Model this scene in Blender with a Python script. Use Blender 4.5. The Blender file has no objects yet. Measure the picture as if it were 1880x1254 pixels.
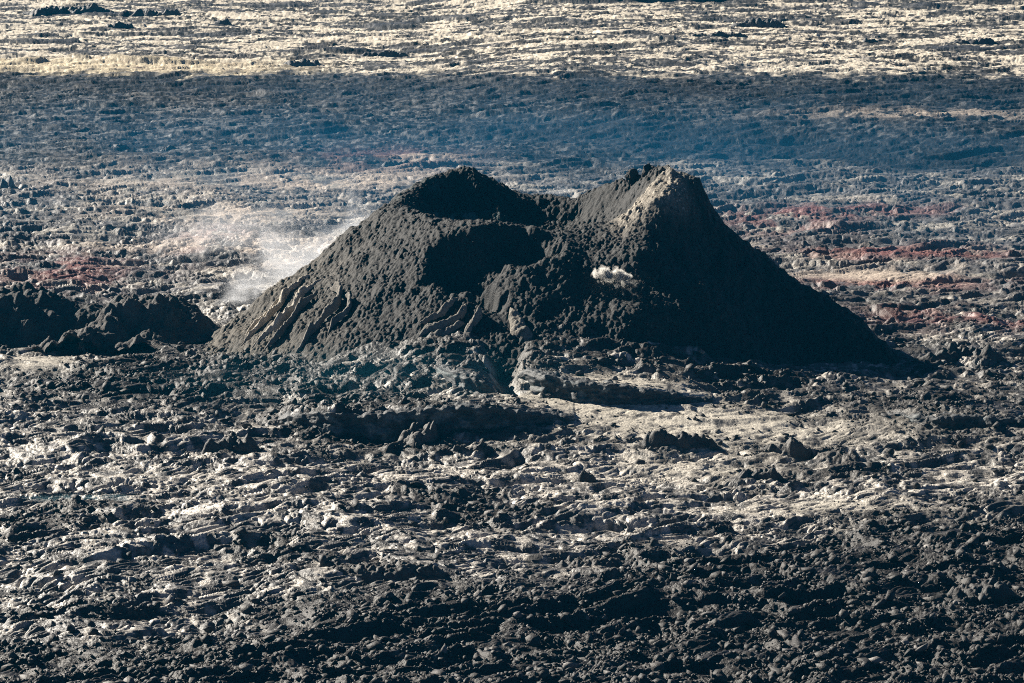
import bpy, math, random
import numpy as np
from mathutils import Vector
from concurrent.futures import ThreadPoolExecutor

SC = bpy.context.scene
COL = SC.collection
random.seed(7)
F32 = np.float32

# ------------------------------------------------------------------ camera, sky, sun, exposure
CAM_H, PITCH, FPX = 120.0, math.radians(11.0), 6000.0
cam = bpy.data.cameras.new('camera')
cam.sensor_width = 36.0
cam.lens = FPX / 1880.0 * 36.0
cam.clip_start, cam.clip_end = 1.0, 30000.0
cam_o = bpy.data.objects.new('camera', cam)
COL.objects.link(cam_o)
cam_o.location = (0, 0, CAM_H)
cam_o.rotation_euler = (math.pi / 2 - PITCH, 0, 0)
SC.camera = cam_o

SUN_EL, SUN_AZ = math.radians(29.0), math.radians(36.0)      # height; turn from "left" towards "far side"
sun_dir = Vector((-math.cos(SUN_EL) * math.cos(SUN_AZ), math.cos(SUN_EL) * math.sin(SUN_AZ), math.sin(SUN_EL)))
w = bpy.data.worlds.new('World')
SC.world = w
w.use_nodes = True
sky = w.node_tree.nodes.new('ShaderNodeTexSky')
sky.sky_type = 'NISHITA'
sky.sun_disc = False
sky.air_density = .22
sky.dust_density = 0.0
sky.ozone_density = 3.0
sky.altitude = 800
sky.sun_elevation = SUN_EL
sky.sun_rotation = -(math.pi / 2 - SUN_AZ)
w.node_tree.links.new(sky.outputs[0], w.node_tree.nodes['Background'].inputs[0])
w.node_tree.nodes['Background'].inputs[1].default_value = 0.05
sl = bpy.data.lights.new('sun', 'SUN')
sl.energy = 5.0
sl.angle = math.radians(0.5)
sl.color = (1.0, 0.92, 0.80)
so = bpy.data.objects.new('sun', sl)
COL.objects.link(so)
so.rotation_euler = sun_dir.to_track_quat('Z', 'Y').to_euler()
so.location = (-300, 200, 300)
SC.view_settings.view_transform = 'Standard'
SC.view_settings.look = 'None'
SC.view_settings.exposure = 1.6
SC.view_settings.gamma = 1.0
SC.cycles.max_bounces = 4
SC.cycles.diffuse_bounces = 2
SC.cycles.glossy_bounces = 1
SC.cycles.volume_bounces = 1
SC.cycles.use_denoising = False
SC.cycles.volume_step_rate = 1.5
SC.cycles.use_adaptive_sampling = False
SC.cycles.filter_width = 1.0


# ------------------------------------------------------------------ numeric helpers
POOL = ThreadPoolExecutor(4)


def pmap(fn, x, y, chunk=120000):
    """run fn(x, y) over flat arrays in chunks on all cores; fn returns an array or a tuple of arrays"""
    x = np.ascontiguousarray(x, F32).ravel()
    y = np.ascontiguousarray(y, F32).ravel()
    parts = [(x[i:i + chunk], y[i:i + chunk]) for i in range(0, len(x), chunk)]
    res = list(POOL.map(lambda p: fn(*p), parts))
    if isinstance(res[0], tuple):
        return tuple(np.concatenate([r[k] for r in res]) for k in range(len(res[0])))
    return np.concatenate(res)


def hsh(ix, iy, s):
    h = ix.astype(np.uint32) * np.uint32(374761393) + iy.astype(np.uint32) * np.uint32(668265263) + np.uint32((s * 2246822519) & 0xffffffff)
    h = (h ^ (h >> np.uint32(13))) * np.uint32(1274126177)
    h = (h ^ (h >> np.uint32(15))) * np.uint32(2246822519)
    return h ^ (h >> np.uint32(16))


_a = np.arange(64) * (2 * math.pi / 64)
GX, GY = np.cos(_a).astype(F32), np.sin(_a).astype(F32)


def perlin(x, y, s):
    fx, fy = np.floor(x), np.floor(y)
    ix, iy = fx.astype(np.int32), fy.astype(np.int32)
    u, v = x - fx, y - fy
    su = u * u * u * (u * (u * 6 - 15) + 10)
    sv = v * v * v * (v * (v * 6 - 15) + 10)

    def g(dx, dy):
        k = (hsh(ix + dx, iy + dy, s) & np.uint32(63)).astype(np.int32)
        return GX[k] * (u - dx) + GY[k] * (v - dy)
    a = g(0, 0) * (1 - su) + g(1, 0) * su
    b = g(0, 1) * (1 - su) + g(1, 1) * su
    return (a * (1 - sv) + b * sv) * F32(1.5)


def fbm(x, y, s, octv=4, gain=.5):
    t = np.zeros_like(x)
    a = 1.0
    for k in range(octv):
        t += F32(a) * perlin(x * F32(2.03 ** k) + 17.3 * k, y * F32(2.03 ** k) - 9.1 * k, s + k)
        a *= gain
    return t


def rubble(x, y, s, steep=2.0, fill=1.0):
    """height of a bed of angular blocks, one per unit cell"""
    fx, fy = np.floor(x), np.floor(y)
    ix, iy = fx.astype(np.int32), fy.astype(np.int32)
    best = np.full_like(x, -1.0)
    k = F32(1 / 255.0)
    for dx in (-1, 0, 1):
        for dy in (-1, 0, 1):
            h = hsh(ix + dx, iy + dy, s)
            b0 = (h & np.uint32(255)).astype(F32) * k
            b1 = ((h >> np.uint32(8)) & np.uint32(255)).astype(F32) * k
            b2 = ((h >> np.uint32(16)) & np.uint32(255)).astype(F32) * k
            b3 = ((h >> np.uint32(24)) & np.uint32(255)).astype(F32) * k
            px = x - (fx + dx + b0)
            py = y - (fy + dy + b1)
            gi = ((h >> np.uint32(3)) & np.uint32(63)).astype(np.int32)
            c, sn = GX[gi], GY[gi]
            a1 = px * c + py * sn
            a2 = py * c - px * sn
            q = np.maximum(np.maximum(np.abs(a1), np.abs(a2) * F32(.9)), (np.abs(a1) + np.abs(a2)) * F32(.72))
            val = b2 * fill + a1 * (b3 - F32(.5)) * F32(1.6) + a2 * (b0 - F32(.5)) * F32(1.2) - F32(steep) * np.maximum(0, q - F32(.22) - F32(.3) * b3)
            np.maximum(best, val, out=best)
    return best


def plates(x, y, s):
    """cracked, gently tilted slabs of crust that ride over one another"""
    fx, fy = np.floor(x), np.floor(y)
    ix, iy = fx.astype(np.int32), fy.astype(np.int32)
    best = np.full_like(x, -1.0)
    k = F32(1 / 255.0)
    for dx in (-1, 0, 1):
        for dy in (-1, 0, 1):
            h = hsh(ix + dx, iy + dy, s)
            b0 = (h & np.uint32(255)).astype(F32) * k
            b1 = ((h >> np.uint32(8)) & np.uint32(255)).astype(F32) * k
            b2 = ((h >> np.uint32(16)) & np.uint32(255)).astype(F32) * k
            b3 = ((h >> np.uint32(24)) & np.uint32(255)).astype(F32) * k
            px = x - (fx + dx + b0)
            py = y - (fy + dy + b1)
            q = np.sqrt(px * px + py * py)
            val = b2 * F32(.8) + px * (b3 - F32(.65)) + py * (b0 - F32(.25)) * F32(.9) - F32(.35) * q * q - F32(4.2) * np.maximum(0, q - F32(.45) - F32(.35) * b3)
            np.maximum(best, val, out=best)
    return best


def sstep(a, b, t):
    t = np.clip((t - a) / (b - a), 0, 1)
    return t * t * (3 - 2 * t)


def at(px, py, Y):
    """world point on the ray through photo pixel (px, py) at distance Y"""
    dx, dy = (px - 940) / FPX, (627 - py) / FPX
    d = (dx, math.cos(PITCH) + dy * math.sin(PITCH), -math.sin(PITCH) + dy * math.cos(PITCH))
    t = Y / d[1]
    return (d[0] * t, Y, CAM_H + d[2] * t)


def at_z(px, py, z=0.0):
    dx, dy = (px - 940) / FPX, (627 - py) / FPX
    d = (dx, math.cos(PITCH) + dy * math.sin(PITCH), -math.sin(PITCH) + dy * math.cos(PITCH))
    t = (z - CAM_H) / d[2]
    return (d[0] * t, d[1] * t)


# ------------------------------------------------------------------ object helpers
def tag(o, label=None, cat=None, group=None, kind=None):
    if label: o['label'] = label
    if cat: o['category'] = cat
    if group: o['group'] = group
    if kind: o['kind'] = kind
    return o


def mesh_obj(name, v, f, mat, parent=None, col=None, smooth=False):
    """v (n,3); f (m,k) index array; col (n,4) vertex colours"""
    me = bpy.data.meshes.new(name)
    v = np.ascontiguousarray(v, F32)
    f = np.ascontiguousarray(f, np.int32)
    m, k = f.shape
    me.vertices.add(len(v))
    me.vertices.foreach_set('co', v.ravel())
    me.loops.add(m * k)
    me.loops.foreach_set('vertex_index', f.ravel())
    me.polygons.add(m)
    me.polygons.foreach_set('loop_start', np.arange(0, m * k, k, dtype=np.int32))
    if smooth:
        me.polygons.foreach_set('use_smooth', np.ones(m, dtype=bool))
    if col is not None:
        a = me.color_attributes.new('tint', 'FLOAT_COLOR', 'POINT')
        a.data.foreach_set('color', np.ascontiguousarray(col, F32).ravel())
    me.update(calc_edges=True)
    me.materials.append(mat)
    o = bpy.data.objects.new(name, me)
    COL.objects.link(o)
    if parent is not None:
        o.parent = parent
    return o


def grid_faces(nr, nc, keep=None):
    i = np.arange((nr - 1) * (nc - 1), dtype=np.int32)
    r, c = i // (nc - 1), i % (nc - 1)
    a = r * nc + c
    f = np.stack([a, a + 1, a + nc + 1, a + nc], 1)
    return f if keep is None else f[keep.ravel()]


def compact(v, f, col):
    used = np.zeros(len(v), bool)
    used[f.ravel()] = True
    idx = np.cumsum(used) - 1
    return v[used], idx[f].astype(np.int32), col[used]


def rock_material(name, rough=.6, spec=.4, bump=.6, scale=2.2, mottle=.5, gloss=False):
    m = bpy.data.materials.new(name)
    m.use_nodes = True
    n, l = m.node_tree.nodes, m.node_tree.links
    b = n['Principled BSDF']
    at_ = n.new('ShaderNodeVertexColor'); at_.layer_name = 'tint'
    geo = n.new('ShaderNodeNewGeometry')
    nz = n.new('ShaderNodeTexNoise'); nz.inputs['Scale'].default_value = scale; nz.inputs['Detail'].default_value = 5; nz.inputs['Roughness'].default_value = .65
    l.new(geo.outputs['Position'], nz.inputs['Vector'])
    mr = n.new('ShaderNodeMapRange')
    mr.inputs['From Min'].default_value = .3; mr.inputs['From Max'].default_value = .7
    mr.inputs['To Min'].default_value = 1 - mottle; mr.inputs['To Max'].default_value = 1 + mottle
    l.new(nz.outputs['Fac'], mr.inputs['Value'])
    mul = n.new('ShaderNodeVectorMath'); mul.operation = 'SCALE'
    l.new(at_.outputs['Color'], mul.inputs[0]); l.new(mr.outputs['Result'], mul.inputs['Scale'])
    l.new(mul.outputs['Vector'], b.inputs['Base Color'])
    bp = n.new('ShaderNodeBump'); bp.inputs['Strength'].default_value = bump; bp.inputs['Distance'].default_value = .25
    l.new(nz.outputs['Fac'], bp.inputs['Height']); l.new(bp.outputs['Normal'], b.inputs['Normal'])
    b.inputs['Roughness'].default_value = rough
    b.inputs['Specular IOR Level'].default_value = spec
    if gloss: l.new(at_.outputs['Alpha'], b.inputs['Specular IOR Level'])
    return m


M_GROUND = rock_material('lava_crust', rough=.5, spec=.6, bump=.8, scale=2.6, mottle=.35, gloss=True)
M_CONE = rock_material('cinder', rough=.75, spec=.25, bump=.9, scale=3.2, mottle=.4)
M_ROCK = rock_material('lava_rock', rough=.65, spec=.35, bump=.7, scale=2.0, mottle=.4)

# ------------------------------------------------------------------ ground: heights and colours
LEDGES = [   # foot line: (photo x, photo y, height of the face in metres), level of the foot, how far the top runs back
    ([(510, 776, .3), (550, 786, 2.8), (605, 795, 4.6), (715, 799, 5.0), (855, 799, 5.0), (890, 799, 4.8), (950, 797, 3.4), (1005, 792, 1.6), (1055, 786, .2)], .3, 13.0),
    ([(800, 716, .3), (835, 733, 2.8), (875, 741, 3.6), (905, 742, 3.2), (932, 736, .4)], 2.0, 8.0),
    ([(948, 722, .4), (1000, 737, 3.2), (1100, 746, 3.9), (1190, 749, 3.2), (1250, 745, 1.6), (1310, 740, .2)], 2.0, 11.0),
    ([(1630, 772, .3), (1720, 791, 1.9), (1820, 796, 2.3), (1960, 790, .4)], .2, 14.0),
]
LEDGE_W = []
for _p, _z, _L in LEDGES:
    _q = np.array([at_z(a, b, _z) + (h,) for a, b, h in _p])
    LEDGE_W.append((_q, _z, _L))


def apron(x, y):
    """the fan of lava that has poured out of the cone towards the camera"""
    top = .3 + 10.0 * np.exp(-((x - 4) / np.where(x < 4, 41.0, 38.0)) ** 2)
    prof = np.interp(y, [520, 528, 540, 552, 562, 578, 640, 700], [0, .05, .16, .26, .55, 1, 1, 0]).astype(F32)
    h = top * prof
    gx = -1.5 + .03 * (y - 560)                                     # the gully that cuts the fan below the cone
    g = np.exp(-((x - gx) / 2.6) ** 2) * sstep(549, 555, y) * sstep(578, 570, y)
    h = h - 3.4 * g
    for q, z, L in LEDGE_W:
        yl = np.interp(x, q[:, 0], q[:, 1]).astype(F32)
        hh = np.interp(x, q[:, 0], q[:, 2], left=0, right=0).astype(F32)
        d = y - yl
        h = h + hh * sstep(.5, 1.8, d) * np.exp(-np.maximum(d, 0) / F32(L))
    return h


def base_h(x, y):
    """large shapes of the lava field"""
    h = apron(x, y)
    h = h + 1.5 * fbm(x / 55, y / 45, 11, 3) * sstep(1400, 300, y) * (1 - .85 * np.exp(-((x - 4) / 85) ** 2 - ((y - 620) / 60) ** 2)) + 1.0 * sstep(700, 900, y) * fbm(x / 90, y / 60, 12, 3)
    # terrace behind the cone on the right: its slope faces the camera
    ty = 945 + 10 * perlin(x / 60, y / 400, 14) - .48 * x
    h = h + 5.0 * sstep(-30, 26, y - ty) * sstep(-50, 30, x)
    st = perlin(x / 60, y / 13 + 1.1 * perlin(x / 45, y / 40, 19), 17) * (.6 + .8 * perlin(x / 50, y / 30, 20)) + .35 * perlin(x / 14, y / 9, 18)
    h = h + 1.0 * sstep(.30, .62, st) * sstep(1085, 1120, y)
    # low scarps in the far plain
    ty = 1310 + 14 * perlin(x / 60, y / 500, 15)
    h = h + 5.0 * sstep(-2, 4, y - ty) * sstep(-10, 60, x)
    return h


def ell(x, y, px, py, wx, wy):
    """soft ellipse on the plain, given by the photo place of its middle and half sizes in metres"""
    cx, cy = at_z(px, py)
    return np.exp(-(((x - cx) / wx) ** 2 + ((y - cy) / wy) ** 2))


def zones(x, y):
    wob = fbm(x / 30, y / 26, 31, 3)
    fine = fbm(x / 7, y / 9, 34, 3)
    yy = y + 16 * wob
    far = sstep(1070, 1096, y + 13 * wob + 17 * fine + .05 * x + 42 * sstep(-50, 30, x))                   # pale plain
    band = sstep(835, 880, y + 25 * wob) * (1 - far)
    # a'a (broken clinker) against pahoehoe (smooth crust)
    aa = sstep(452, 426, y + 16 * wob - .60 * x)
    aa = np.maximum(aa, sstep(420, 406, y + 10 * wob))
    aa = np.maximum(aa, ell(x, y, 330, 700, 30, 26) * 1.5)
    aa = np.maximum(aa, ell(x, y, 640, 660, 22, 16) * .9)
    aa = np.maximum(aa, ell(x, y, 1700, 770, 22, 22))
    aa = np.maximum(aa, ell(x, y, 880, 620, 8, 14))
    aa = np.maximum(aa, .85 * sstep(.25, .65, wob + .5 * fine) * sstep(850, 650, y))
    aa = np.maximum(aa, .55 * band)
    strk = fbm(x / 9, y / 3.0, 37, 3)
    aa = np.maximum(aa, sstep(520, 535, y) * sstep(585, 572, y) * sstep(60, 40, np.abs(x - 5)) * sstep(.35, -.1, strk))
    aa = np.maximum(aa, .8 * sstep(620, 660, y) * sstep(.25, .6, strk + .3 * wob))
    smooth = (1.2 * ell(x, y, 1110, 764, 19, 9) + 1.1 * ell(x, y, 1330, 792, 24, 10) + ell(x, y, 60, 668, 9, 9) + .8 * ell(x, y, 1500, 928, 12, 5) + .7 * ell(x, y, 1240, 850, 16, 8) + .9 * ell(x, y, 430, 388, 26, 8) + .9 * ell(x, y, 1620, 505, 22, 6) + .7 * ell(x, y, 430, 330, 50, 14)) * sstep(-1.1, -.35, fine + .4 * wob)
    smooth = np.clip(smooth, 0, 1)
    aa = np.clip(aa * (1 - .9 * smooth), 0, 1)
    return wob, fine, far, band, aa, smooth


def ground_height(x, y):
    wob, fine, far, band, aa, smooth = zones(x, y)
    h = base_h(x, y)
    # flow lines bend; wrinkles lie across the flow
    wx = x + 3.5 * perlin(x / 14, y / 14, 40) + 1.0 * perlin(x / 4, y / 4, 41)
    wy = y + 3.5 * perlin(x / 14 + 7, y / 14, 42) + 1.0 * perlin(x / 4, y / 4, 47) - .28 * x
    ex = 1 + .5 * sstep(620, 1000, y)                                # the far plain is smoother and longer in its forms
    wx = wx / ex
    ridge = 1 - np.abs(perlin(wx / 30, wy / 13, 43))
    ridge = ridge * ridge * ridge
    swell = fbm(wx / 22, wy / 12, 48, 2)
    ax = wx * F32(.62); rx = wx * F32(.8)
    big = plates(ax / 6.2, wy / 3.3, 44)
    mid = plates(ax / 2.5, wy / 1.35, 45)
    sm = np.abs(perlin(ax / 1.35, wy / .75, 46))
    tiny = np.abs(perlin(ax / .6, wy / .42, 49))
    crack = 1 - np.abs(perlin(ax / 2.4, wy / 1.1, 54)); crack = crack ** 8
    pah = 1.5 * ridge + .7 * swell + .62 * big + .48 * mid + .28 * sm + .17 * tiny - .45 * crack
    r0 = 1 - np.abs(perlin(wx / 13, wy / 6.5, 50))
    r1 = rubble(rx / 3.2, wy / 2.2, 51)
    r2 = rubble(rx / 1.35, wy / 1.0, 52)
    r3 = rubble(rx / .58, wy / .5, 53)
    rub = 1.7 * r0 * r0 + .8 * swell + .46 * r1 + .36 * r2 + .24 * r3
    flat = (1 - .74 * smooth)
    fa = (1 - .30 * far)
    return h + (pah * (1 - aa) + rub * aa - 1.25) * flat * fa - .8 * np.exp(-((np.hypot((x - 4.5) / 64, (y - 622) / 60) - 1.0) / .12) ** 2) * sstep(-25, -40, x)


def ground_colour(x, y):
    wob, fine, far, band, aa, smooth = zones(x, y)
    n2 = fbm(x / 2.6, y / 3.2, 61, 3)
    n3 = fbm(x / 14, y / 22, 64, 3)
    one = np.ones_like(x)

    def mix(c, d, t):
        return [a * (1 - t) + b * t for a, b in zip(c, d)]
    c = [.050 * one, .047 * one, .044 * one]                                        # crust
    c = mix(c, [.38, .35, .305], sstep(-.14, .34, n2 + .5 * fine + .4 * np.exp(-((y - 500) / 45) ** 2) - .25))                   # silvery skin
    c = mix(c, [.022, .020, .019], np.clip(aa * 1.1, 0, 1))                         # clinker
    c = mix(c, [.42, .385, .32], smooth * sstep(-.8, 0, n2))
    c = mix(c, [.018, .021, .026], band * .9)
    c = mix(c, [.11, .105, .10], band * sstep(.25, .6, fbm(x / 16, y / 8, 68, 4)) * sstep(-20, -90, x - .2 * (y - 950)))
    c = mix(c, [.15, .15, .15], band * sstep(.12, .45, n2 + .35 * fbm(x / 40, y / 14, 70, 3)) * (.9 - .3 * sstep(-20, 60, x)))
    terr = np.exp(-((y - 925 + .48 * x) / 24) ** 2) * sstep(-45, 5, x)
    c = mix(c, [.013, .015, .019], terr * .75)  # shade of the camera-facing terrace slope, painted as darker ground
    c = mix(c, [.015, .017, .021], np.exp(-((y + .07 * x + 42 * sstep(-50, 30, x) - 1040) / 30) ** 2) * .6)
    mid = sstep(640, 680, y) * (1 - band) * (1 - far)
    c = mix(c, [.10, .10, .105], mid * .75)
    c = mix(c, [.27, .25, .22], mid * sstep(.05, .45, fbm(x / 18, y / 9, 69, 4)))
    # oxidised patches
    red = ell(x, y, 1680, 468, 26, 10) * 1.2 + ell(x, y, 1620, 520, 24, 8) * 1.2 + ell(x, y, 1440, 412, 14, 16) + ell(x, y, 1780, 590, 20, 12) + ell(x, y, 1560, 390, 30, 10) + ell(x, y, 390, 445, 9, 22) + ell(x, y, 110, 500, 16, 26) + ell(x, y, 700, 295, 18, 24) + .8 * ell(x, y, 250, 118, 40, 14)
    c = mix(c, [.16, .068, .062], np.clip(red, 0, 1) * sstep(-.6, .2, n3 + .4 * n2) * .9)
    # pale sandy streaks
    pale = 1.2 * ell(x, y, 420, 388, 26, 15) + ell(x, y, 560, 470, 14, 22) + .8 * ell(x, y, 330, 452, 22, 8) + .7 * ell(x, y, 640, 330, 26, 10) + ell(x, y, 1620, 505, 20, 7) + .8 * ell(x, y, 1700, 240, 34, 10) + .6 * ell(x, y, 420, 330, 60, 30) + .9 * ell(x, y, 780, 296, 9, 8)
    c = mix(c, [.42, .35, .285], np.clip(pale, 0, 1) * sstep(-.5, .1, n3 + .5 * n2))
    ns = fbm(x / 20, y / 8, 67, 4)
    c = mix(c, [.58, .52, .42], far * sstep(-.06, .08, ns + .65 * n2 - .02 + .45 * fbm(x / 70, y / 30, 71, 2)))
    st = perlin(x / 60, y / 13 + 1.1 * perlin(x / 45, y / 40, 19), 17) * (.6 + .8 * perlin(x / 50, y / 30, 20)) + .35 * perlin(x / 14, y / 9, 18)
    c = mix(c, [.04, .042, .048], far * sstep(.26, .42, st + .4 * n2) * .9)
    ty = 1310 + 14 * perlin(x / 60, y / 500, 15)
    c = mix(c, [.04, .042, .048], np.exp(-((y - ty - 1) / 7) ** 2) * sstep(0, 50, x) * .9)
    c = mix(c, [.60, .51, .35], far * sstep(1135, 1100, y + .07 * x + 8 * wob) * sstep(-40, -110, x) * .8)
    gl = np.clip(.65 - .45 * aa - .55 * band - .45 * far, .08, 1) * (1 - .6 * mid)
    return np.stack([c[0], c[1], c[2], gl], 1)


def ground_at(x, y):
    """ground height at scattered points"""
    return pmap(ground_height, np.atleast_1d(np.asarray(x, F32)), np.atleast_1d(np.asarray(y, F32)))


def build_ground():
    pxs = np.concatenate([np.linspace(-14000, -700, 60), np.arange(-600, 2480, 1.55), np.linspace(2600, 15880, 60)])
    pys = np.concatenate([np.array([-470, -455, -440, -420, -400, -370, -340, -280, -220, -160, -110, -70]),
                          np.arange(-40, 1320, .7), np.array([1340, 1400, 1500, 1700, 2000, 2600])])
    dep = PITCH + np.arctan((pys - 627) / FPX)
    Y = CAM_H / np.tan(dep)
    X = (pxs - 940) / FPX
    yy = np.repeat(Y[:, None], len(pxs), 1)
    xx = X[None, :] * yy
    z = pmap(ground_height, xx, yy)
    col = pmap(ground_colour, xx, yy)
    v = np.stack([xx.ravel(), yy.ravel(), z], 1)
    f = grid_faces(len(pys), len(pxs))[:, ::-1]
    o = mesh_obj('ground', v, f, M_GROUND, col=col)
    tag(o, kind='structure')
    return o


# ------------------------------------------------------------------ the cone
CONE_PTS = [
    # outline on the left, rear rim, right peak and right outline: (photo x, photo y, distance)
    (332, 640, 611), (400, 600, 614), (480, 543, 616), (570, 480, 620), (640, 425, 622), (700, 378, 627), (735, 353, 635), (762, 334, 641), (800, 314, 645),
    (835, 305, 647), (880, 314, 648), (930, 340, 648), (990, 358, 647), (1030, 357, 645), (1080, 348, 642), (1120, 335, 639), (1160, 326, 636),
    (1195, 320, 632), (1220, 318, 627), (1250, 317, 622), (1275, 323, 620), (1298, 357, 619), (1315, 395, 618), (1340, 420, 616), (1400, 462, 614),
    (1440, 495, 612), (1500, 535, 610), (1560, 565, 607), (1610, 610, 603), (1655, 662, 598),
    # front rim
    (742, 376, 621), (765, 400, 612), (782, 370, 636), (782, 405, 627), (800, 407, 606), (850, 407, 603), (900, 408, 602), (950, 408, 603), (990, 420, 605), (1020, 427, 606),
    (1060, 422, 606), (1100, 413, 605), (1150, 414, 604), (1180, 388, 604), (1215, 367, 606), (1245, 345, 611),
    # crater floor and walls
    (870, 445, 622), (820, 425, 623), (930, 448, 622), (840, 350, 643), (900, 356, 643), (860, 395, 637), (800, 385, 634), (920, 400, 637), (985, 390, 642), (990, 420, 634), (1060, 392, 640), (1060, 418, 634), (1110, 378, 635.5), (1110, 408, 630), (1140, 365, 634),
    (1060, 440, 620), (1000, 448, 622), (1120, 420, 620), (1150, 392, 617), (1174, 362, 621), (1205, 337, 623), (1158, 385, 624),
    # right face
    (1265, 360, 611), (1285, 420, 608), (1180, 470, 591), (1250, 480, 596), (1350, 500, 602), (1170, 560, 580), (1260, 590, 580), (1400, 600, 592), (1520, 620, 596), (1300, 540, 588), (1430, 545, 602),
]


def build_cone_surface():
    P = [at(*p) for p in CONE_PTS]
    for px, py, Y in CONE_PTS[:30]:                                    # behind the outline the ground falls away
        flank = px < 740 or px > 1280
        P.append(at(px, py + (14 if flank else 30), Y + (8 if flank else 7)))
        if 400 < px < 1610: P.append(at(px, py + 62, Y + 20) if flank else at(px, py + 105, Y + 19))
    cx, cy = 4.5, 624.0
    for deg in range(0, 360, 20):                                      # foot and hidden rear
        a = math.radians(deg)
        for R in ((70, 78) if 20 <= deg <= 160 else (76,)):
            P.append((cx + R * math.cos(a), cy + R * math.sin(a), max(-6.5, (65 - R) / 45 * 29)))
    for deg in range(190, 300, 13):                                    # front flank
        a = math.radians(deg)
        for R in (65, 54, 43, 32):
            P.append((cx + R * math.cos(a), cy + R * math.sin(a), (65 - R) / 45 * 29))
    P = np.array(P)
    n = len(P)

    def U(r2):
        return np.where(r2 > 1e-9, r2 * np.log(np.maximum(r2, 1e-9)), 0)
    Q = P[:, :2] / 50
    Qc = Q.mean(0)
    Q = Q - Qc
    K = U(((Q[:, None] - Q[None]) ** 2).sum(2)) + np.eye(n) * 2e-4
    A = np.zeros((n + 3, n + 3))
    A[:n, :n] = K
    A[:n, n] = 1; A[:n, n + 1:] = Q
    A[n, :n] = 1; A[n + 1:, :n] = Q.T
    sol = np.linalg.solve(A, np.concatenate([P[:, 2], np.zeros(3)]))

    def f(x, y):
        q = np.stack([x, y], 1).astype(np.float64) / 50 - Qc
        out = sol[n] + q @ sol[n + 1:]
        for k in range(n):
            out += sol[k] * U(((q - Q[k]) ** 2).sum(1))
        return out
    return f


CX0, CX1, CY0, CY1, CST = -78.0, 88.0, 540.0, 712.0, .16
_gx = np.arange(CX0, CX1, 1.0); _gy = np.arange(CY0, CY1, 1.0)
_mx, _my = np.meshgrid(_gx, _gy)
_surf = build_cone_surface()
CONE_COARSE = pmap(lambda a, b: _surf(a, b), _mx, _my, 8000).reshape(_mx.shape)


def bil(T, x, y):
    u = np.clip((x - CX0), 0, T.shape[1] - 1.001); v = np.clip((y - CY0), 0, T.shape[0] - 1.001)
    i, j = np.floor(u).astype(int), np.floor(v).astype(int)
    a, b = u - i, v - j
    return ((T[j, i] * (1 - a) + T[j, i + 1] * a) * (1 - b) + (T[j + 1, i] * (1 - a) + T[j + 1, i + 1] * a) * b)


def cone_smooth(x, y):
    h = bil(CONE_COARSE, x, y)
    # hollow below the front rim, with a steep left side
    xf, yf = np.asarray(x, F32), np.asarray(y, F32)
    wx = xf + 1.6 * perlin(xf / 5, yf / 5, 91) + .6 * perlin(xf / 2, yf / 2, 93); wy = yf + 1.6 * perlin(xf / 5 + 4, yf / 5, 92)
    e = np.minimum(np.hypot((wx + 8.0) / 9.5, (wy - 593.5) / 8.5), np.hypot((wx - .5) / 10.5, (wy - 596.5) / 7.0))
    e = np.minimum(e, np.hypot((wx + 6.0 + .5 * (wy - 587)) / 4.0, (wy - 587) / 7.5) + .12)
    h = h - 5.0 * sstep(1.0, .38, e)
    return h


def on_cone(px, py, y0=545.0, y1=700.0):
    """first point of the smooth cone met by the ray through a photo pixel"""
    Y = np.arange(y0, y1, .1)
    p = [at(px, py, float(t)) for t in (1.0,)][0]
    X = p[0] * Y; Z = CAM_H + (p[2] - CAM_H) * Y
    H = cone_smooth(X, Y)
    k = int(np.argmax(H >= Z)) if (H >= Z).any() else int(np.argmin(np.abs(H - Z)))
    return float(X[k]), float(Y[k]), float(H[k])


def cone_detail(x, y):
    """spatter clumps and cinders standing on the smooth form"""
    right = sstep(25, 32, x + .25 * (y - 600)) * sstep(622, 612, y - .1 * x)     # fine, smooth ash of the right face
    left = sstep(-26, -44, x)                                                     # fine gravel of the left flank
    clump = np.clip(1 - .8 * right - .6 * left, .15, 1)
    n = fbm(x / 9, y / 9, 71, 3)
    peak = np.exp(-(((x - 27.5) / 6) ** 2 + ((y - 625) / 9) ** 2) ** 2)
    crater = np.exp(-(((x + 3) / 30) ** 2 + ((y - 632) / 16) ** 2))
    d = .65 * n * (1 - .5 * right) * (1 - .6 * crater)
    d = d + clump * (.32 * rubble(x / 2.4, y / 2.1, 72, 1.5) * sstep(.1, .7, n) + .20 * rubble(x / .95, y / .95, 73, 1.9) * sstep(-.6, .2, n)) * (1 - .5 * crater)
    d = d + (.34 - .10 * right) * rubble(x / .52, y / .52, 74, 1.9) * (.55 + .9 * sstep(-.5, .5, fbm(x / 4, y / 6, 79, 2))) + .3 * fbm(x / 1.6, y / 2.6, 80, 3) + 1.5 * peak * (rubble(x / 3.1, y / 2.6, 76, 1.8) - .2) + .5 * peak * rubble(x / 1.3, y / 1.2, 77, 2) + (.45 * fbm(x / 3.2, y / 7, 78, 4) + .5 * rubble(x / 1.9, y / 1.9, 83, 2) * sstep(.15, .5, n)) * right - .62
    return d


def cone_height(x, y):
    return cone_smooth(x, y) + cone_detail(x, y)


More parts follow.
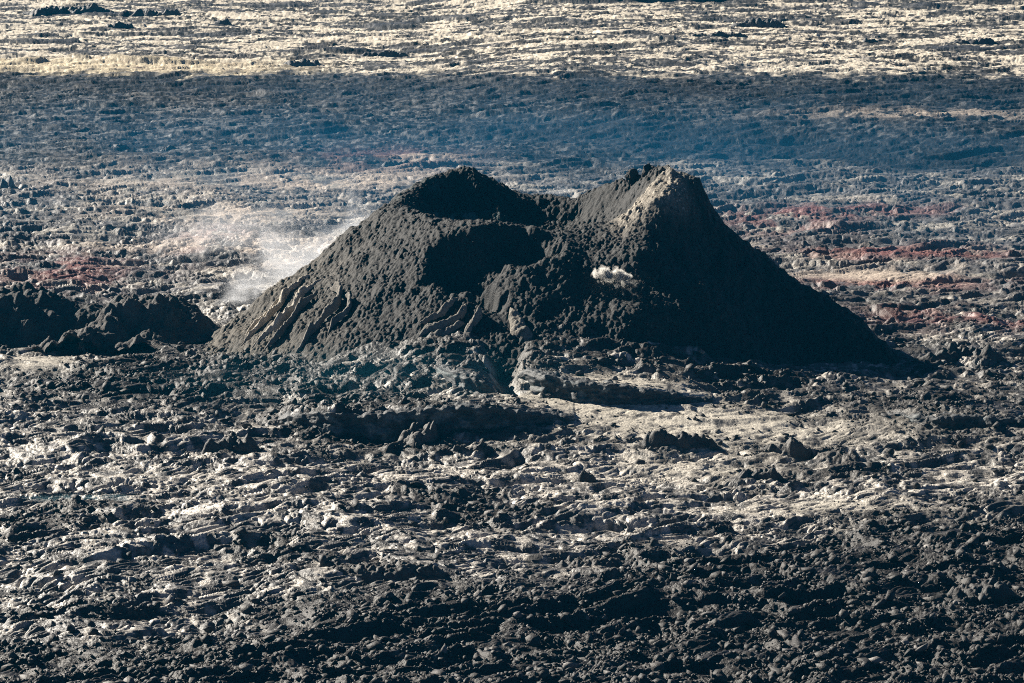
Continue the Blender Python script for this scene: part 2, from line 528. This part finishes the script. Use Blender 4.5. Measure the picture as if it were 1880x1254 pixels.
def build_cone():
    gx = np.arange(CX0 + 1, CX1 - 2, CST); gy = np.arange(CY0 + 1, CY1 - 2, CST)
    mx, my = np.meshgrid(gx, gy)
    z = pmap(cone_height, mx, my)
    g = pmap(base_h, mx, my)
    x, y = mx.ravel(), my.ravel()

    def colour(x, y):
        n = fbm(x / 6, y / 6, 81, 4)
        one = np.ones_like(x)
        left = sstep(-22, -48, x)  # left flank painted brighter tan, as the sun strikes it
        crest = np.exp(-(((x - 26) / 7) ** 4 + ((y - 613 - .5 * (x - 26)) / 9.5) ** 4))  # sunlit side of the right peak, painted into the colour
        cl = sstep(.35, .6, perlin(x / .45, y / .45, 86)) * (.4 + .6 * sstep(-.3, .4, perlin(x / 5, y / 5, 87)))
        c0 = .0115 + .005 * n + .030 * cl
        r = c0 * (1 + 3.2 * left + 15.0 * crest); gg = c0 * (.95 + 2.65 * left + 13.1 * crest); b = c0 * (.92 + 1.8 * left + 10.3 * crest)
        vein = np.exp(-(((x + 11) / 7) ** 2 + ((y - 634) / 7) ** 2)) * sstep(.05, .5, fbm(x / 3, y / 5, 85, 3))     # blue-green crust in the crater
        return np.stack([r + .05 * vein, gg + .13 * vein, b + .14 * vein, one], 1)
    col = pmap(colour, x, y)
    # crater = everything inside the rim
    rim = [at(*p)[:2] for p in [(735, 376, 617), (765, 391, 611), (800, 396, 606), (850, 397, 603), (900, 400, 602), (950, 405, 603), (990, 417, 605), (1020, 424, 606),
                                (1060, 418, 606), (1100, 407, 605), (1150, 402, 604), (1180, 388, 604), (1215, 367, 606), (1245, 345, 611), (1250, 317, 622), (1220, 318, 627), (1195, 320, 632),
                                (1160, 326, 636), (1120, 335, 639), (1080, 348, 642), (1030, 357, 645), (990, 358, 647), (930, 340, 648), (880, 320, 647), (835, 312, 645), (800, 320, 640), (760, 337, 632)]]
    inside = np.zeros(x.shape, bool)
    for (ax, ay), (bx, by) in zip(rim, rim[1:] + rim[:1]):
        cond = (ay > y) != (by > y)
        if ay != by:
            inside ^= cond & (x < (bx - ax) * (y - ay) / (by - ay) + ax)
    v = np.stack([x, y, z], 1)
    nr, nc = mx.shape
    f = grid_faces(nr, nc)
    keep = (z > g - 1.2)[f].any(1)
    f = f[keep]
    ins = inside[f[:, 0]]
    root = bpy.data.objects.new('volcanic_cone', None)
    COL.objects.link(root)
    tag(root, 'big dark volcanic cone with an open crater rising from the lava field', 'volcanic cone')
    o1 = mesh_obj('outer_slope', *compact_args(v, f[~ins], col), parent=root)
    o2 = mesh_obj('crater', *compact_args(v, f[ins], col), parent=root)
    tag(o2, 'open crater between the front rim and the rounded rear wall')
    return root


def compact_args(v, f, col, mat=None):
    v, f, col = compact(v, f, col)
    mesh_obj_col.append(col)
    return v, f, (mat or M_CONE)


mesh_obj_col = []
_mo = mesh_obj


def mesh_obj(name, v, f, mat, parent=None, col=None, smooth=False):
    if col is None and mesh_obj_col:
        col = mesh_obj_col.pop()
    return _mo(name, v, f, mat, parent, col, smooth)


# ------------------------------------------------------------------ rocks
def ico(sub):
    t = (1 + 5 ** .5) / 2
    v = [(-1, t, 0), (1, t, 0), (-1, -t, 0), (1, -t, 0), (0, -1, t), (0, 1, t), (0, -1, -t), (0, 1, -t), (t, 0, -1), (t, 0, 1), (-t, 0, -1), (-t, 0, 1)]
    f = [(0, 11, 5), (0, 5, 1), (0, 1, 7), (0, 7, 10), (0, 10, 11), (1, 5, 9), (5, 11, 4), (11, 10, 2), (10, 7, 6), (7, 1, 8),
         (3, 9, 4), (3, 4, 2), (3, 2, 6), (3, 6, 8), (3, 8, 9), (4, 9, 5), (2, 4, 11), (6, 2, 10), (8, 6, 7), (9, 8, 1)]
    v = [np.array(p) / np.linalg.norm(p) for p in v]
    for _ in range(sub):
        cache, nf = {}, []

        def mid(a, b):
            k = (min(a, b), max(a, b))
            if k not in cache:
                m = v[a] + v[b]
                v.append(m / np.linalg.norm(m)); cache[k] = len(v) - 1
            return cache[k]
        for a, b, c in f:
            d, e, g = mid(a, b), mid(b, c), mid(c, a)
            nf += [(a, d, g), (b, e, d), (c, g, e), (d, e, g)]
        f = nf
    return np.array(v), np.array(f, np.int32)


ICO = {k: ico(k) for k in (0, 1, 2, 3)}


def rock_verts(rng, sub, cuts=9, lo=.45, hi=.85):
    v = ICO[sub][0].copy()
    for _ in range(cuts):
        n = rng.normal(size=3); n /= np.linalg.norm(n)
        d = v @ n
        lim = rng.uniform(lo, hi)
        v -= np.clip(d - lim, 0, None)[:, None] * n * .95
    v += rng.normal(size=v.shape) * (.035 if sub > 1 else .08)
    return v


def rotz(v, a):
    c, s = math.cos(a), math.sin(a)
    return np.stack([v[:, 0] * c - v[:, 1] * s, v[:, 0] * s + v[:, 1] * c, v[:, 2]], 1)


def outcrop(label, px, py, wpx, hpx, seed, tint, depth, group):
    """one jagged ridge of welded lava blocks; (px, py) is the middle of its foot in the photo"""
    cx, cy = at_z(px, py, 0)
    for _ in range(4):
        g = float(pmap(base_h, [cx], [cy])[0]); cx, cy = at_z(px, py, g - .3)
    m = math.hypot(cy, CAM_H) / FPX
    W, H = wpx * m / 2, hpx * m * (.95 if cy < 800 else .75)
    if cy > 800: tint = (.055, .055, .06)
    D = max(W * depth, H * .8, 1.0)
    st = .17 if cy < 560 else .24 if cy < 800 else .36
    cy += D * .8
    gx = np.arange(-W * 1.1, W * 1.1 + st, st); gy = np.arange(-D * 1.25, D * 1.25 + st, st)
    mx, my = np.meshgrid(gx + cx, gy + cy)

    def hf(x, y):
        wx = x + .35 * H * perlin(x / (1.2 * H + 1), y / (1.2 * H + 1), seed) + .22 * W * perlin(x / (.45 * W), y / (.45 * W), seed + 3)
        wy = y + .35 * H * perlin(x / (1.2 * H + 1) + 5, y / (1.2 * H + 1), seed + 1) + .30 * D * perlin(x / (.5 * W), y / (.5 * W) + 8, seed + 2)
        e = np.sqrt(((wx - cx) / W) ** 2 + ((wy - cy) / D) ** 2)
        f = sstep(1.0, .45, e)
        crest = .55 + .45 * perlin(x / (.35 * W + .6), y / (3 * D), seed + 6)
        b = max(.5, H * .45)
        z = H * f * np.clip(crest, .25, 1) + f * b * (1.0 * rubble(x / (1.7 * b), y / (1.5 * b), seed + 4, 2.2) + .55 * rubble(x / (.8 * b), y / (.7 * b), seed + 5, 2.2)) - .35 * f
        g = ground_height(x, y)
        edge = sstep(1.0, .8, np.maximum(np.abs(x - cx) / (W * 1.1), np.abs(y - cy) / (D * 1.25)))
        return np.maximum(g * (1 - f) + base_h(x, y) * f - .25 * (1 - f), g - .5) + z - 1.2 * (1 - sstep(.0, .12, f)), f
    z, f_ = pmap(hf, mx, my)
    f = grid_faces(*mx.shape)
    f = f[(f_ > .01)[f].any(1)]
    if len(f) == 0: return
    # one connected sheet
    lab = np.arange(mx.size)
    for _ in range(4000):
        mn = lab[f].min(1); new = lab.copy()
        np.minimum.at(new, f.ravel(), np.repeat(mn, 4)); new = new[new]
        if (new == lab).all(): break
        lab = new
    r = lab[f[:, 0]]
    u, cnt = np.unique(r, return_counts=True)
    f = f[r == u[cnt.argmax()]]
    x, y = mx.ravel().astype(F32), my.ravel().astype(F32)
    n = fbm(x / 1.6, y / 1.6, seed + 9, 3)
    c = np.array(tint)[None] * (1 + .4 * n)[:, None]
    v, f, c = compact(np.stack([x - cx, y - cy, z], 1), f, np.concatenate([c, np.ones((len(x), 1))], 1))
    z0 = float(v[:, 2].min()); v[:, 2] -= z0
    o = _mo('lava_outcrop', v, f, M_ROCK, None, c)
    o.location = (cx, cy, z0)
    tag(o, label, 'rock outcrop', group)
    return o


def cone_xyz(px, py):
    return on_cone(px, py)


def rib(root, pts, width, height, seed, tint, label=None):
    """a ridge of spatter or lava that runs down the slope, following photo points on the cone"""
    rng = np.random.default_rng(seed)
    P = np.array([on_cone(*p)[:2] for p in pts])
    seg = np.concatenate([[0], np.cumsum(np.hypot(*np.diff(P, axis=0).T))])
    n = max(12, int(seg[-1] / .16)); m = 21
    t = np.linspace(0, seg[-1], n)
    cx, cy = np.interp(t, seg, P[:, 0]), np.interp(t, seg, P[:, 1])
    wob = .40 * np.array([math.sin(k * .085 + seed) + .5 * math.sin(k * .21 + 2 * seed) for k in range(n)])
    tx, ty = np.gradient(cx), np.gradient(cy)
    L = np.hypot(tx, ty); nx, ny = -ty / L, tx / L
    cx, cy = cx + nx * wob, cy + ny * wob
    u = np.linspace(-1, 1, m)
    taper = np.minimum(1, np.minimum(np.linspace(0, 5, n) + .15, np.linspace(4, 0, n) + .15))
    wid = width * taper * (1 + .25 * np.array([math.sin(k * .11 + 1.7 * seed) for k in range(n)]))
    X = cx[:, None] + nx[:, None] * u[None] * wid[:, None]
    Y = cy[:, None] + ny[:, None] * u[None] * wid[:, None]
    x, y = X.ravel().astype(F32), Y.ravel().astype(F32)
    prof = np.sqrt(np.clip(1 - u * u, 0, 1))[None] * (height * taper * (1 + .25 * np.sin(np.arange(n) * .16 + seed)))[:, None]
    z = cone_smooth(x, y) - .35 + prof.ravel() * (1 + .3 * fbm(x / 1.6, y / 1.6, 300 + seed, 3)) + .22 * rubble(x / .6, y / .6, 310 + seed)
    c = np.array(tint)[None] * (1 + .25 * fbm(x / 1.5, y / 1.5, 320 + seed, 3))[:, None]
    o = _mo('lava_rib', np.stack([x, y, z], 1), grid_faces(n, m), M_CONE, root, np.concatenate([c, np.ones((len(x), 1))], 1))
    if label: o['label'] = label
    return o


def crag(name, root, px, py, Y, size, seed, tint, label=None, n=7):
    rng = np.random.default_rng(seed)
    c = np.array(at(px, py, Y)); V, Fc, k = [], [], 0
    for i in range(n):
        v = rock_verts(rng, 2, 9, .3, .7) * np.array(size) * rng.uniform(.35, .7) + np.array([rng.uniform(-.6, .6) * size[0], rng.uniform(-.4, .4) * size[1], (rng.uniform(-1.1, .35) if i else .3) * size[2]])
        V.append(v); Fc.append(ICO[2][1] + k); k += len(v)
    V = np.concatenate(V); V += rng.normal(size=V.shape) * .05
    cc = np.array(tint)[None] * rng.uniform(.8, 1.2, (len(V), 1))
    o = _mo(name, V + c, np.concatenate(Fc), M_CONE, root, np.concatenate([cc, np.ones((len(V), 1))], 1))
    if label: o['label'] = label
    return o


def ledge(k, label, seed):
    """the broken face of a lava sheet: cap, lip and shaded cliff"""
    q, z0, L = LEDGE_W[k]
    xs = np.arange(q[0, 0], q[-1, 0], .2)
    yl = np.interp(xs, q[:, 0], q[:, 1]); hh = np.interp(xs, q[:, 0], q[:, 2])
    yl = yl + .8 * perlin((xs / 5).astype(F32), np.full(len(xs), seed, F32), 400 + seed) + .5 * perlin((xs / 1.7).astype(F32), np.full(len(xs), seed, F32), 410 + seed)
    n, m = len(xs), 46
    t = np.linspace(0, 1, m)
    back = np.where(t < .3, (0.3 - t) / .3 * 3.4, 0)                 # cap runs back, then the face goes down
    down = np.clip((t - .3) / .7, 0, 1)
    X = np.repeat(xs[:, None], m, 1); D = back[None] - .35 * down[None] ** 2 * hh[:, None]
    Y = yl[:, None] + .6 + D
    x, y = X.ravel().astype(F32), Y.ravel().astype(F32)
    top = pmap(base_h, xs.astype(F32), (yl + 3.0).astype(F32))
    foot = pmap(base_h, xs.astype(F32), (yl - 1.5).astype(F32)) - .8
    Z = top[:, None] * (1 - down[None]) + foot[:, None] * down[None]
    lay = perlin(x / 7, Z.ravel().astype(F32) / .7, 420 + seed) * .18 + fbm(x / 2.4, Z.ravel().astype(F32) / 1.6, 430 + seed, 4) * .55 + .5 * np.abs(perlin(x / 1.1, Z.ravel().astype(F32) / 1.3, 440 + seed))
    face = np.repeat((sstep(.25, .4, t))[None], n, 0).ravel()
    y2 = y - lay * face
    z2 = Z.ravel() + (1 - face) * (.45 * rubble(x / 1.2, y / 1.0, 450 + seed) + .3 * np.abs(perlin(x / .8, y / .6, 451)) - .15) + .12 * lay
    z2 = np.where(np.repeat((t == 0)[None], n, 0).ravel(), z2 - 1.2, z2)
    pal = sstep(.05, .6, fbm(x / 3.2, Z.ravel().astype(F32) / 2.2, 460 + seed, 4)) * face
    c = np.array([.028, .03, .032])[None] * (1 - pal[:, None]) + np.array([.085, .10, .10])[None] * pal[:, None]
    c = c * (1 + .7 * (1 - face))[:, None]  # lit cap painted lighter, shaded cliff face kept darker
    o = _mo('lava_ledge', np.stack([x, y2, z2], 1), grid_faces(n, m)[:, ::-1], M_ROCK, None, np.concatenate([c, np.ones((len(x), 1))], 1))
    tag(o, label, 'lava ledge', 'broken ledges of the lava fan')
    return o


def mound(label, cx, cy, rx, ry, h, seed, spurs=(), tint=(.035, .033, .032)):
    gx = np.arange(cx - rx * 1.25, cx + rx * 1.25, .22); gy = np.arange(cy - ry * 1.5, cy + ry * 1.3, .22)
    mx, my = np.meshgrid(gx, gy)

    def hf(x, y):
        wx = x + 2.0 * perlin(x / 6, y / 6, seed); wy = y + 2.0 * perlin(x / 6 + 9, y / 6, seed + 1)
        e = np.sqrt(((wx - cx) / rx) ** 2 + ((wy - cy) / ry) ** 2)
        z = h * sstep(1.05, .30, e) * (1 + .12 * fbm(x / 8, y / 8, seed + 2, 3))
        for (ax, ay, bx, by, hw, hh) in spurs:
            dx, dy = bx - ax, by - ay
            t = np.clip(((x - ax) * dx + (y - ay) * dy) / (dx * dx + dy * dy), 0, 1)
            d = np.hypot(wx - ax - t * dx, wy - ay - t * dy)
            z = np.maximum(z, hh * (1 - .62 * t) * np.clip(1.15 - d / hw, 0, 1))
        rock = sstep(-.4, .3, fbm(x / 7, y / 7, seed + 3, 2) - .06 * (x - cx))
        z = z + .9 * fbm(x / 3.5, y / 3, seed + 11, 3) * sstep(.3, 2, z) + rock * (1.2 * rubble(x / 2.4, y / 2.2, seed + 4, 1.8) + .6 * rubble(x / 1.1, y / 1.0, seed + 5)) + .28 * rubble(x / .55, y / .5, seed + 6) - .7
        return z + base_h(x, y)
    z = pmap(hf, mx, my); g = pmap(base_h, mx, my)
    f = grid_faces(*mx.shape)
    f = f[(z > g - .4)[f].any(1)]
    x, y = mx.ravel(), my.ravel()
    n = pmap(lambda a, b: fbm(a / 4, b / 4, seed + 8, 3), x, y)
    c = np.array(tint)[None] * (1 + .35 * n)[:, None]
    v, f, c = compact(np.stack([x, y, z], 1), f, np.concatenate([c, np.ones((len(x), 1))], 1))
    o = _mo('lava_mound', v, f, M_CONE, None, c)
    tag(o, label, 'lava mound', 'low lava mounds left of the cone')
    return o


def boulder(label, px, py, size, seed, tint, group=None):
    rng = np.random.default_rng(seed)
    cx, cy = at_z(px, py, 0)
    for _ in range(6):
        g = float(max(ground_at([cx], [cy])[0], 0)); cx, cy = at_z(px, py, g)
    v = rock_verts(rng, 3, 12) * np.array(size) * np.array([1, 1, .8])
    v += .04 * rng.normal(size=v.shape)
    c = np.array(tint)[None] * rng.uniform(.85, 1.15, (len(v), 1))
    o = _mo('boulder', v, ICO[3][1], M_ROCK, None, np.concatenate([c, np.ones((len(v), 1))], 1))
    o.location = (cx, cy, float(ground_at([cx], [cy])[0]) + size[2] * .35)
    tag(o, label, 'boulder', group)
    return o


def rubble_field():
    """loose clinker lying on the broken lava: far too many stones to count"""
    rng = np.random.default_rng(5)
    N = 150000
    Y = 1 / rng.uniform(1 / 640, 1 / 372, N)
    X = rng.uniform(-.215, .215, N) * Y
    aa = pmap(lambda a, b: zones(a, b)[4], X, Y)
    cl = pmap(lambda a, b: fbm(a / 6, b / 6, 501, 2), X, Y)
    k = rng.random(N) < (.06 + .94 * np.clip(aa, 0, 1)) * np.clip(.45 + cl, .04, 1)
    k &= ~((np.hypot((X - 4.5) / 60, (Y - 624) / 58) < 1))
    X, Y = X[k], Y[k]
    n = len(X)
    Z = ground_at(X, Y)
    size = .19 * (1 / np.maximum(rng.random(n), .012)) ** .42
    b = ICO[0][0]
    V = np.repeat(b[None], n, 0) * rng.uniform(.65, 1.3, (n, 12, 1))
    for _ in range(6):
        nn = rng.normal(size=(n, 3)); nn /= np.linalg.norm(nn, axis=1)[:, None]
        d = np.einsum('ijk,ik->ij', V, nn) - rng.uniform(.25, .7, n)[:, None]
        V = V - np.clip(d, 0, None)[:, :, None] * nn[:, None, :]
    V = V * rng.uniform([.8, .6, .45], [1.5, 1.1, 1.0], (n, 1, 3)) * size[:, None, None]
    a = rng.uniform(0, 6.28, n); c, s_ = np.cos(a)[:, None], np.sin(a)[:, None]
    ti = rng.normal(size=n)[:, None] * .5
    y0, z0 = V[:, :, 1] * np.cos(ti) - V[:, :, 2] * np.sin(ti), V[:, :, 1] * np.sin(ti) + V[:, :, 2] * np.cos(ti)
    x1, y1 = V[:, :, 0] * c - y0 * s_, V[:, :, 0] * s_ + y0 * c
    P = np.stack([x1 + X[:, None], y1 + Y[:, None], z0 + Z[:, None] + size[:, None] * .15], 2).reshape(-1, 3)
    Fc = (ICO[0][1][None] + (np.arange(n, dtype=np.int32) * 12)[:, None, None]).reshape(-1, 3)
    base = rng.uniform(.015, .05, n) * np.where(rng.random(n) < .05, 3.0, 1)
    col = np.repeat(np.stack([base, base * .93, base * .88, np.ones(n)], 1), 12, 0)
    o = _mo('lava_rubble', P, Fc, M_ROCK, None, col)
    tag(o, 'loose dark clinker scattered over the broken lava in the foreground', None, None, 'stuff')
    return o


def steam(label, c, size, rot, dens, seed, scale=(1, 1, 1), color=(.95, .97, 1), thr=(.42, .75), aniso=.3, group=None, name='steam_plume'):
    """a drifting cloud: noise filled volume that thins out to nothing inside its own hull"""
    m = bpy.data.materials.new('steam_air')
    m.use_nodes = True
    n, l = m.node_tree.nodes, m.node_tree.links
    n.remove(n['Principled BSDF'])
    pv = n.new('ShaderNodeVolumePrincipled')
    pv.inputs['Color'].default_value = (*color, 1); pv.inputs['Anisotropy'].default_value = aniso
    tc = n.new('ShaderNodeTexCoord')
    ln = n.new('ShaderNodeVectorMath'); ln.operation = 'LENGTH'; l.new(tc.outputs['Object'], ln.inputs[0])
    fo = n.new('ShaderNodeMapRange'); fo.interpolation_type = 'SMOOTHSTEP'
    fo.inputs['From Min'].default_value = 1.0; fo.inputs['From Max'].default_value = .0
    l.new(ln.outputs['Value'], fo.inputs['Value'])
    mp = n.new('ShaderNodeMapping'); mp.inputs['Scale'].default_value = scale; mp.inputs['Location'].default_value = (seed * 3.7, seed * 1.3, 0)
    l.new(tc.outputs['Object'], mp.inputs['Vector'])
    nz = n.new('ShaderNodeTexNoise'); nz.inputs['Scale'].default_value = 1.0; nz.inputs['Detail'].default_value = 3.5; nz.inputs['Roughness'].default_value = .55; nz.inputs['Distortion'].default_value = .5
    l.new(mp.outputs['Vector'], nz.inputs['Vector'])
    mr = n.new('ShaderNodeMapRange'); mr.inputs['From Min'].default_value = thr[0]; mr.inputs['From Max'].default_value = thr[1]
    l.new(nz.outputs['Fac'], mr.inputs['Value'])
    iv = n.new('ShaderNodeMath'); iv.operation = 'SUBTRACT'; iv.inputs[1].default_value = 1.0; l.new(mr.outputs['Result'], iv.inputs[0])
    mu = n.new('ShaderNodeMath'); mu.operation = 'ADD'; mu.use_clamp = True; l.new(fo.outputs['Result'], mu.inputs[0]); l.new(iv.outputs[0], mu.inputs[1])
    m2 = n.new('ShaderNodeMath'); m2.operation = 'MULTIPLY'; m2.inputs[1].default_value = dens; l.new(mu.outputs[0], m2.inputs[0])
    l.new(m2.outputs[0], pv.inputs['Density'])
    l.new(pv.outputs[0], n['Material Output'].inputs['Volume'])
    o = _mo(name, ICO[2][0] * 1.03, ICO[2][1], m)
    o.location = c; o.scale = size; o.rotation_euler = rot
    tag(o, label, 'steam', group)
    return o


# ------------------------------------------------------------------ build
build_ground()
cone = build_cone()
PALE = (.36, .32, .26)
MIDT = (.14, .127, .108)
for k, (pts, wd, ht) in enumerate([
        ([(574, 502), (552, 516), (530, 540), (501, 575), (446, 632)], .55, 1.5),
        ([(594, 512), (576, 524), (538, 567), (508, 600), (462, 640)], .65, 1.8),
        ([(582, 536), (556, 564), (530, 592), (488, 642)], .5, 1.4),
        ([(548, 524), (520, 548), (498, 568), (452, 614)], .42, 1.1),
        ([(612, 524), (622, 540), (613, 567), (583, 600), (540, 644)], .58, 1.6),
        ([(634, 540), (640, 562), (600, 618)], .45, 1.1)]):
    rib(cone, pts, wd, ht, k + 1, PALE if k in (0, 1, 3) else MIDT, 'pale lava rib running down the left flank' if k in (0, 1, 3) else None)
for k, (pts, wd, ht) in enumerate([
        ([(846, 548), (826, 562), (796, 580), (760, 600)], .55, 1.0), ([(860, 558), (838, 584), (806, 600), (765, 624)], .65, 1.3),
        ([(880, 570), (868, 592), (850, 616)], .75, 1.4), ([(852, 590), (820, 608), (790, 624)], .5, .9)]):
    rib(cone, pts, wd, ht, k + 11, MIDT)
rib(cone, [(936, 566), (944, 582), (956, 600), (966, 616), (950, 634)], 1.3, 1.0, 21, (.15, .135, .11), 'pale broken lava channel at the foot of the front slope')
crag('rock_pinnacle', cone, 1195, 317, 632, (2.0, 1.6, 2.7), 3, (.03, .028, .027), 'tallest dark rock pinnacle on the right peak', 16)
crag('rock_pinnacle', cone, 1164, 322, 635, (2.0, 1.6, 2.0), 4, (.03, .028, .027), 'lower dark rock pinnacle on the right peak', 14)
crag('rock_pinnacle', cone, 1246, 326, 621, (2.6, 1.8, 1.4), 5, (.11, .098, .08), 'broad pale block on the top of the right peak', 16)

ledge(0, 'long shadowed lava cliff in front of the fan, left of the smooth pale crust', 1)
ledge(1, 'short tall shaded cliff on the left side of the gully below the cone', 2)
ledge(2, 'shaded cliff behind the smooth pale crust, right of the gully', 3)
ledge(3, 'low dark ledge in the broken lava at the right edge of the photo', 4)
mound('bare dark mound at the left edge, its shaded side towards the viewer', -99, 627, 24, 13, 7.8, 601, spurs=[(-92, 627, -66, 625, 9, 8.0), (-104, 622, -106, 610, 5, 5)])
mound('rocky lava mound between the left edge mound and the cone, lit on its left side', -71, 623, 16, 11, 6.8, 621,
      spurs=[(-75, 622, -83, 607, 6.5, 7.0), (-68, 619, -70, 608, 4.5, 4.5)], tint=(.05, .045, .042))
boulder('pale boulder at the shaded right foot of the cone, left of a pair', 1287, 648, (.75, .6, .6), 31, (.22, .20, .17))
boulder('pale boulder at the shaded right foot of the cone, right of a pair', 1304, 649, (.85, .6, .55), 32, (.22, .20, .17))
G = 'dark outcrops standing in the lava field'
DK, BK = (.05, .046, .042), (.032, .030, .029)
for k, (lab, px, py, wp, hp, n, t, dp) in enumerate([
        ('small spiky outcrop just in front of the long shadowed cliff', 768, 822, 105, 34, 34, DK, .5),
        ('long low black outcrop lying on the pale crust in front of the right cliff', 1245, 824, 190, 28, 46, BK, .16),
        ('dark outcrop right of the long black one on the pale crust', 1452, 842, 95, 30, 26, DK, .3),
        ('dark raised rock standing in for a hollow in front of the smooth crust, right of centre', 1392, 886, 110, 22, 26, BK, .25),  # added dark rock in place of a hollow in the lava
        ('dark ragged outcrop left of the foot of the long shadowed cliff', 430, 832, 130, 26, 30, BK, .25),
        ('flat dark outcrop right below the small spiky one', 872, 840, 130, 18, 26, BK, .2),
        ('little black outcrop on pale crust below the right end of the long cliff', 1078, 884, 46, 16, 12, BK, .4),
        ('broad black hump of clinker at the bottom centre of the lava field', 690, 1062, 280, 17, 90, DK, .4),
        ('black clinker hump right of the broad one at bottom centre', 1085, 1044, 170, 18, 60, DK, .4),
        ('black jagged hump near the right edge of the foreground', 1800, 1102, 170, 20, 60, BK, .4),
        ('dark outcrops beside the right foot of the cone', 1765, 668, 190, 26, 40, BK, .25),
        ('small dark outcrop at the left edge, level with the crater rim', 14, 348, 44, 24, 12, BK, .4),
        ('small dark outcrop behind the left flank, upper of two', 208, 274, 62, 12, 14, DK, .3),
        ('small dark outcrop behind the left flank, lower of two', 310, 277, 52, 13, 12, DK, .3),
        ('dark rock behind the rounded left summit of the cone', 728, 306, 70, 14, 16, DK, .3),
        ('longest dark outcrop in the pale plain at the upper left corner', 130, 27, 210, 20, 46, DK, .16),
        ('dark outcrop right of the longest one in the upper left plain', 285, 31, 110, 15, 26, DK, .2),
        ('dark rock in the pale plain below the upper left outcrops', 218, 52, 60, 12, 14, DK, .3),
        ('pointed dark rock in the pale plain left of its centre', 410, 47, 40, 16, 10, DK, .4),
        ('dark mound of rock near the lower edge of the pale plain, left of centre', 555, 122, 85, 15, 20, DK, .3),
        ('dark rock bank on the pale plain above the right summit', 1320, 70, 120, 13, 26, DK, .16),
        ('dark rough rock on the pale plain below the far escarpment', 1400, 52, 120, 20, 26, DK, .3),
        ('small dark rock on the pale plain, right of the bank', 1604, 80, 50, 12, 12, DK, .3),
        ('dark rock bank on the pale plain at the far right', 1790, 82, 110, 13, 22, DK, .2),
        ('dark rock bank on the pale plain directly behind the cone', 700, 106, 120, 13, 24, DK, .2)]):
    outcrop(lab, px, py, wp, hp, 900 + 20 * k, t, dp, G)
rubble_field()

steam('white steam drifting up along the left flank of the cone from behind', at(545, 480, 668), (36, 11, 17), (0, math.radians(-34), 0), .15, 1, (4.5, 1.5, 2.2), thr=(.16, .74))
steam('bright steam at the left foot of the cone, where the plume begins', at(440, 552, 655), (9, 5, 6.0), (0, math.radians(-34), 0), .30, 2, (2.2, 1.2, 1.6), thr=(.16, .74))
steam('wide thin veil of steam over the plain left of the cone', at(430, 420, 710), (34, 14, 11), (0, math.radians(-8), 0), .055, 7, (4, 2, 1.6), thr=(.16, .74))
g_ = steam('thin blue volcanic gas lying over the plain behind the cone', (10, 850, 5), (330, 255, 17), (0, 0, 0), .0043, 8, (6, 6, 1.5), color=(.02, .155, .32), thr=(.1, .6), aniso=.2, name='volcanic_gas')
tag(g_, kind='stuff')
steam('thin steam behind the notch between the two summits', at(1020, 350, 668), (11, 5, 2.6), (0, math.radians(3), 0), .14, 3, (2.5, 1.3, 2.2))
steam('small puff of steam over the right summit', at(1222, 302, 640), (3.0, 2, 1.6), (0, 0, 0), .25, 4, (1.6, 1.2, 1.5))
_p = on_cone(1132, 512)
steam('bright white puff of steam on the dark front slope', (_p[0] - .4, _p[1] - .9, _p[2] + .5), (5.2, 1.7, 2.3), (0, math.radians(12), 0), 18.0, 5, (3.0, 1.0, 1.3), color=(1, .98, .93), thr=(.34, .62), aniso=.5)
steam('thin wisps trailing right and down from the bright puff on the front slope', (_p[0] + 2.2, _p[1] - 1.2, _p[2] - .4), (4.6, 1.6, 2.2), (0, math.radians(24), 0), .9, 9, (3.0, 1.0, 1.6), color=(1, .98, .93), thr=(.34, .66), aniso=.5)
_p = at_z(170, 912, .8)
steam('thin blue gas drifting low over the lava at the left edge', (_p[0], _p[1], .8), (26, 4, 1.6), (0, math.radians(-1), 0), .10, 6, (3.0, 1.2, 1.5), color=(.45, .85, 1))
_p = at_z(690, 700, 5)
steam('faint blue gas hanging over the lava fan left of the gully', (_p[0], _p[1], 6), (58, 26, 8), (0, 0, 0), .0026, 10, (5, 2.5, 1), color=(.05, .34, .50), thr=(.0, .6))

# haze: one even box of air round everything
bm_v = np.array([(x, y, z) for x in (-9000, 9000) for y in (-300, 14000) for z in (-30, 150)], F32)
bm_f = np.array([(0, 1, 3, 2), (4, 6, 7, 5), (0, 4, 5, 1), (2, 3, 7, 6), (0, 2, 6, 4), (1, 5, 7, 3)], np.int32)
mh = bpy.data.materials.new('haze_air')
mh.use_nodes = True
nt = mh.node_tree
nt.nodes.remove(nt.nodes['Principled BSDF'])
pv = nt.nodes.new('ShaderNodeVolumePrincipled')
pv.inputs['Color'].default_value = (.001, .105, .20, 1)
pv.inputs['Density'].default_value = .000108
pv.inputs['Anisotropy'].default_value = .2
nt.links.new(pv.outputs[0], nt.nodes['Material Output'].inputs['Volume'])
hz = _mo('haze', bm_v, bm_f, mh)
tag(hz, kind='stuff')
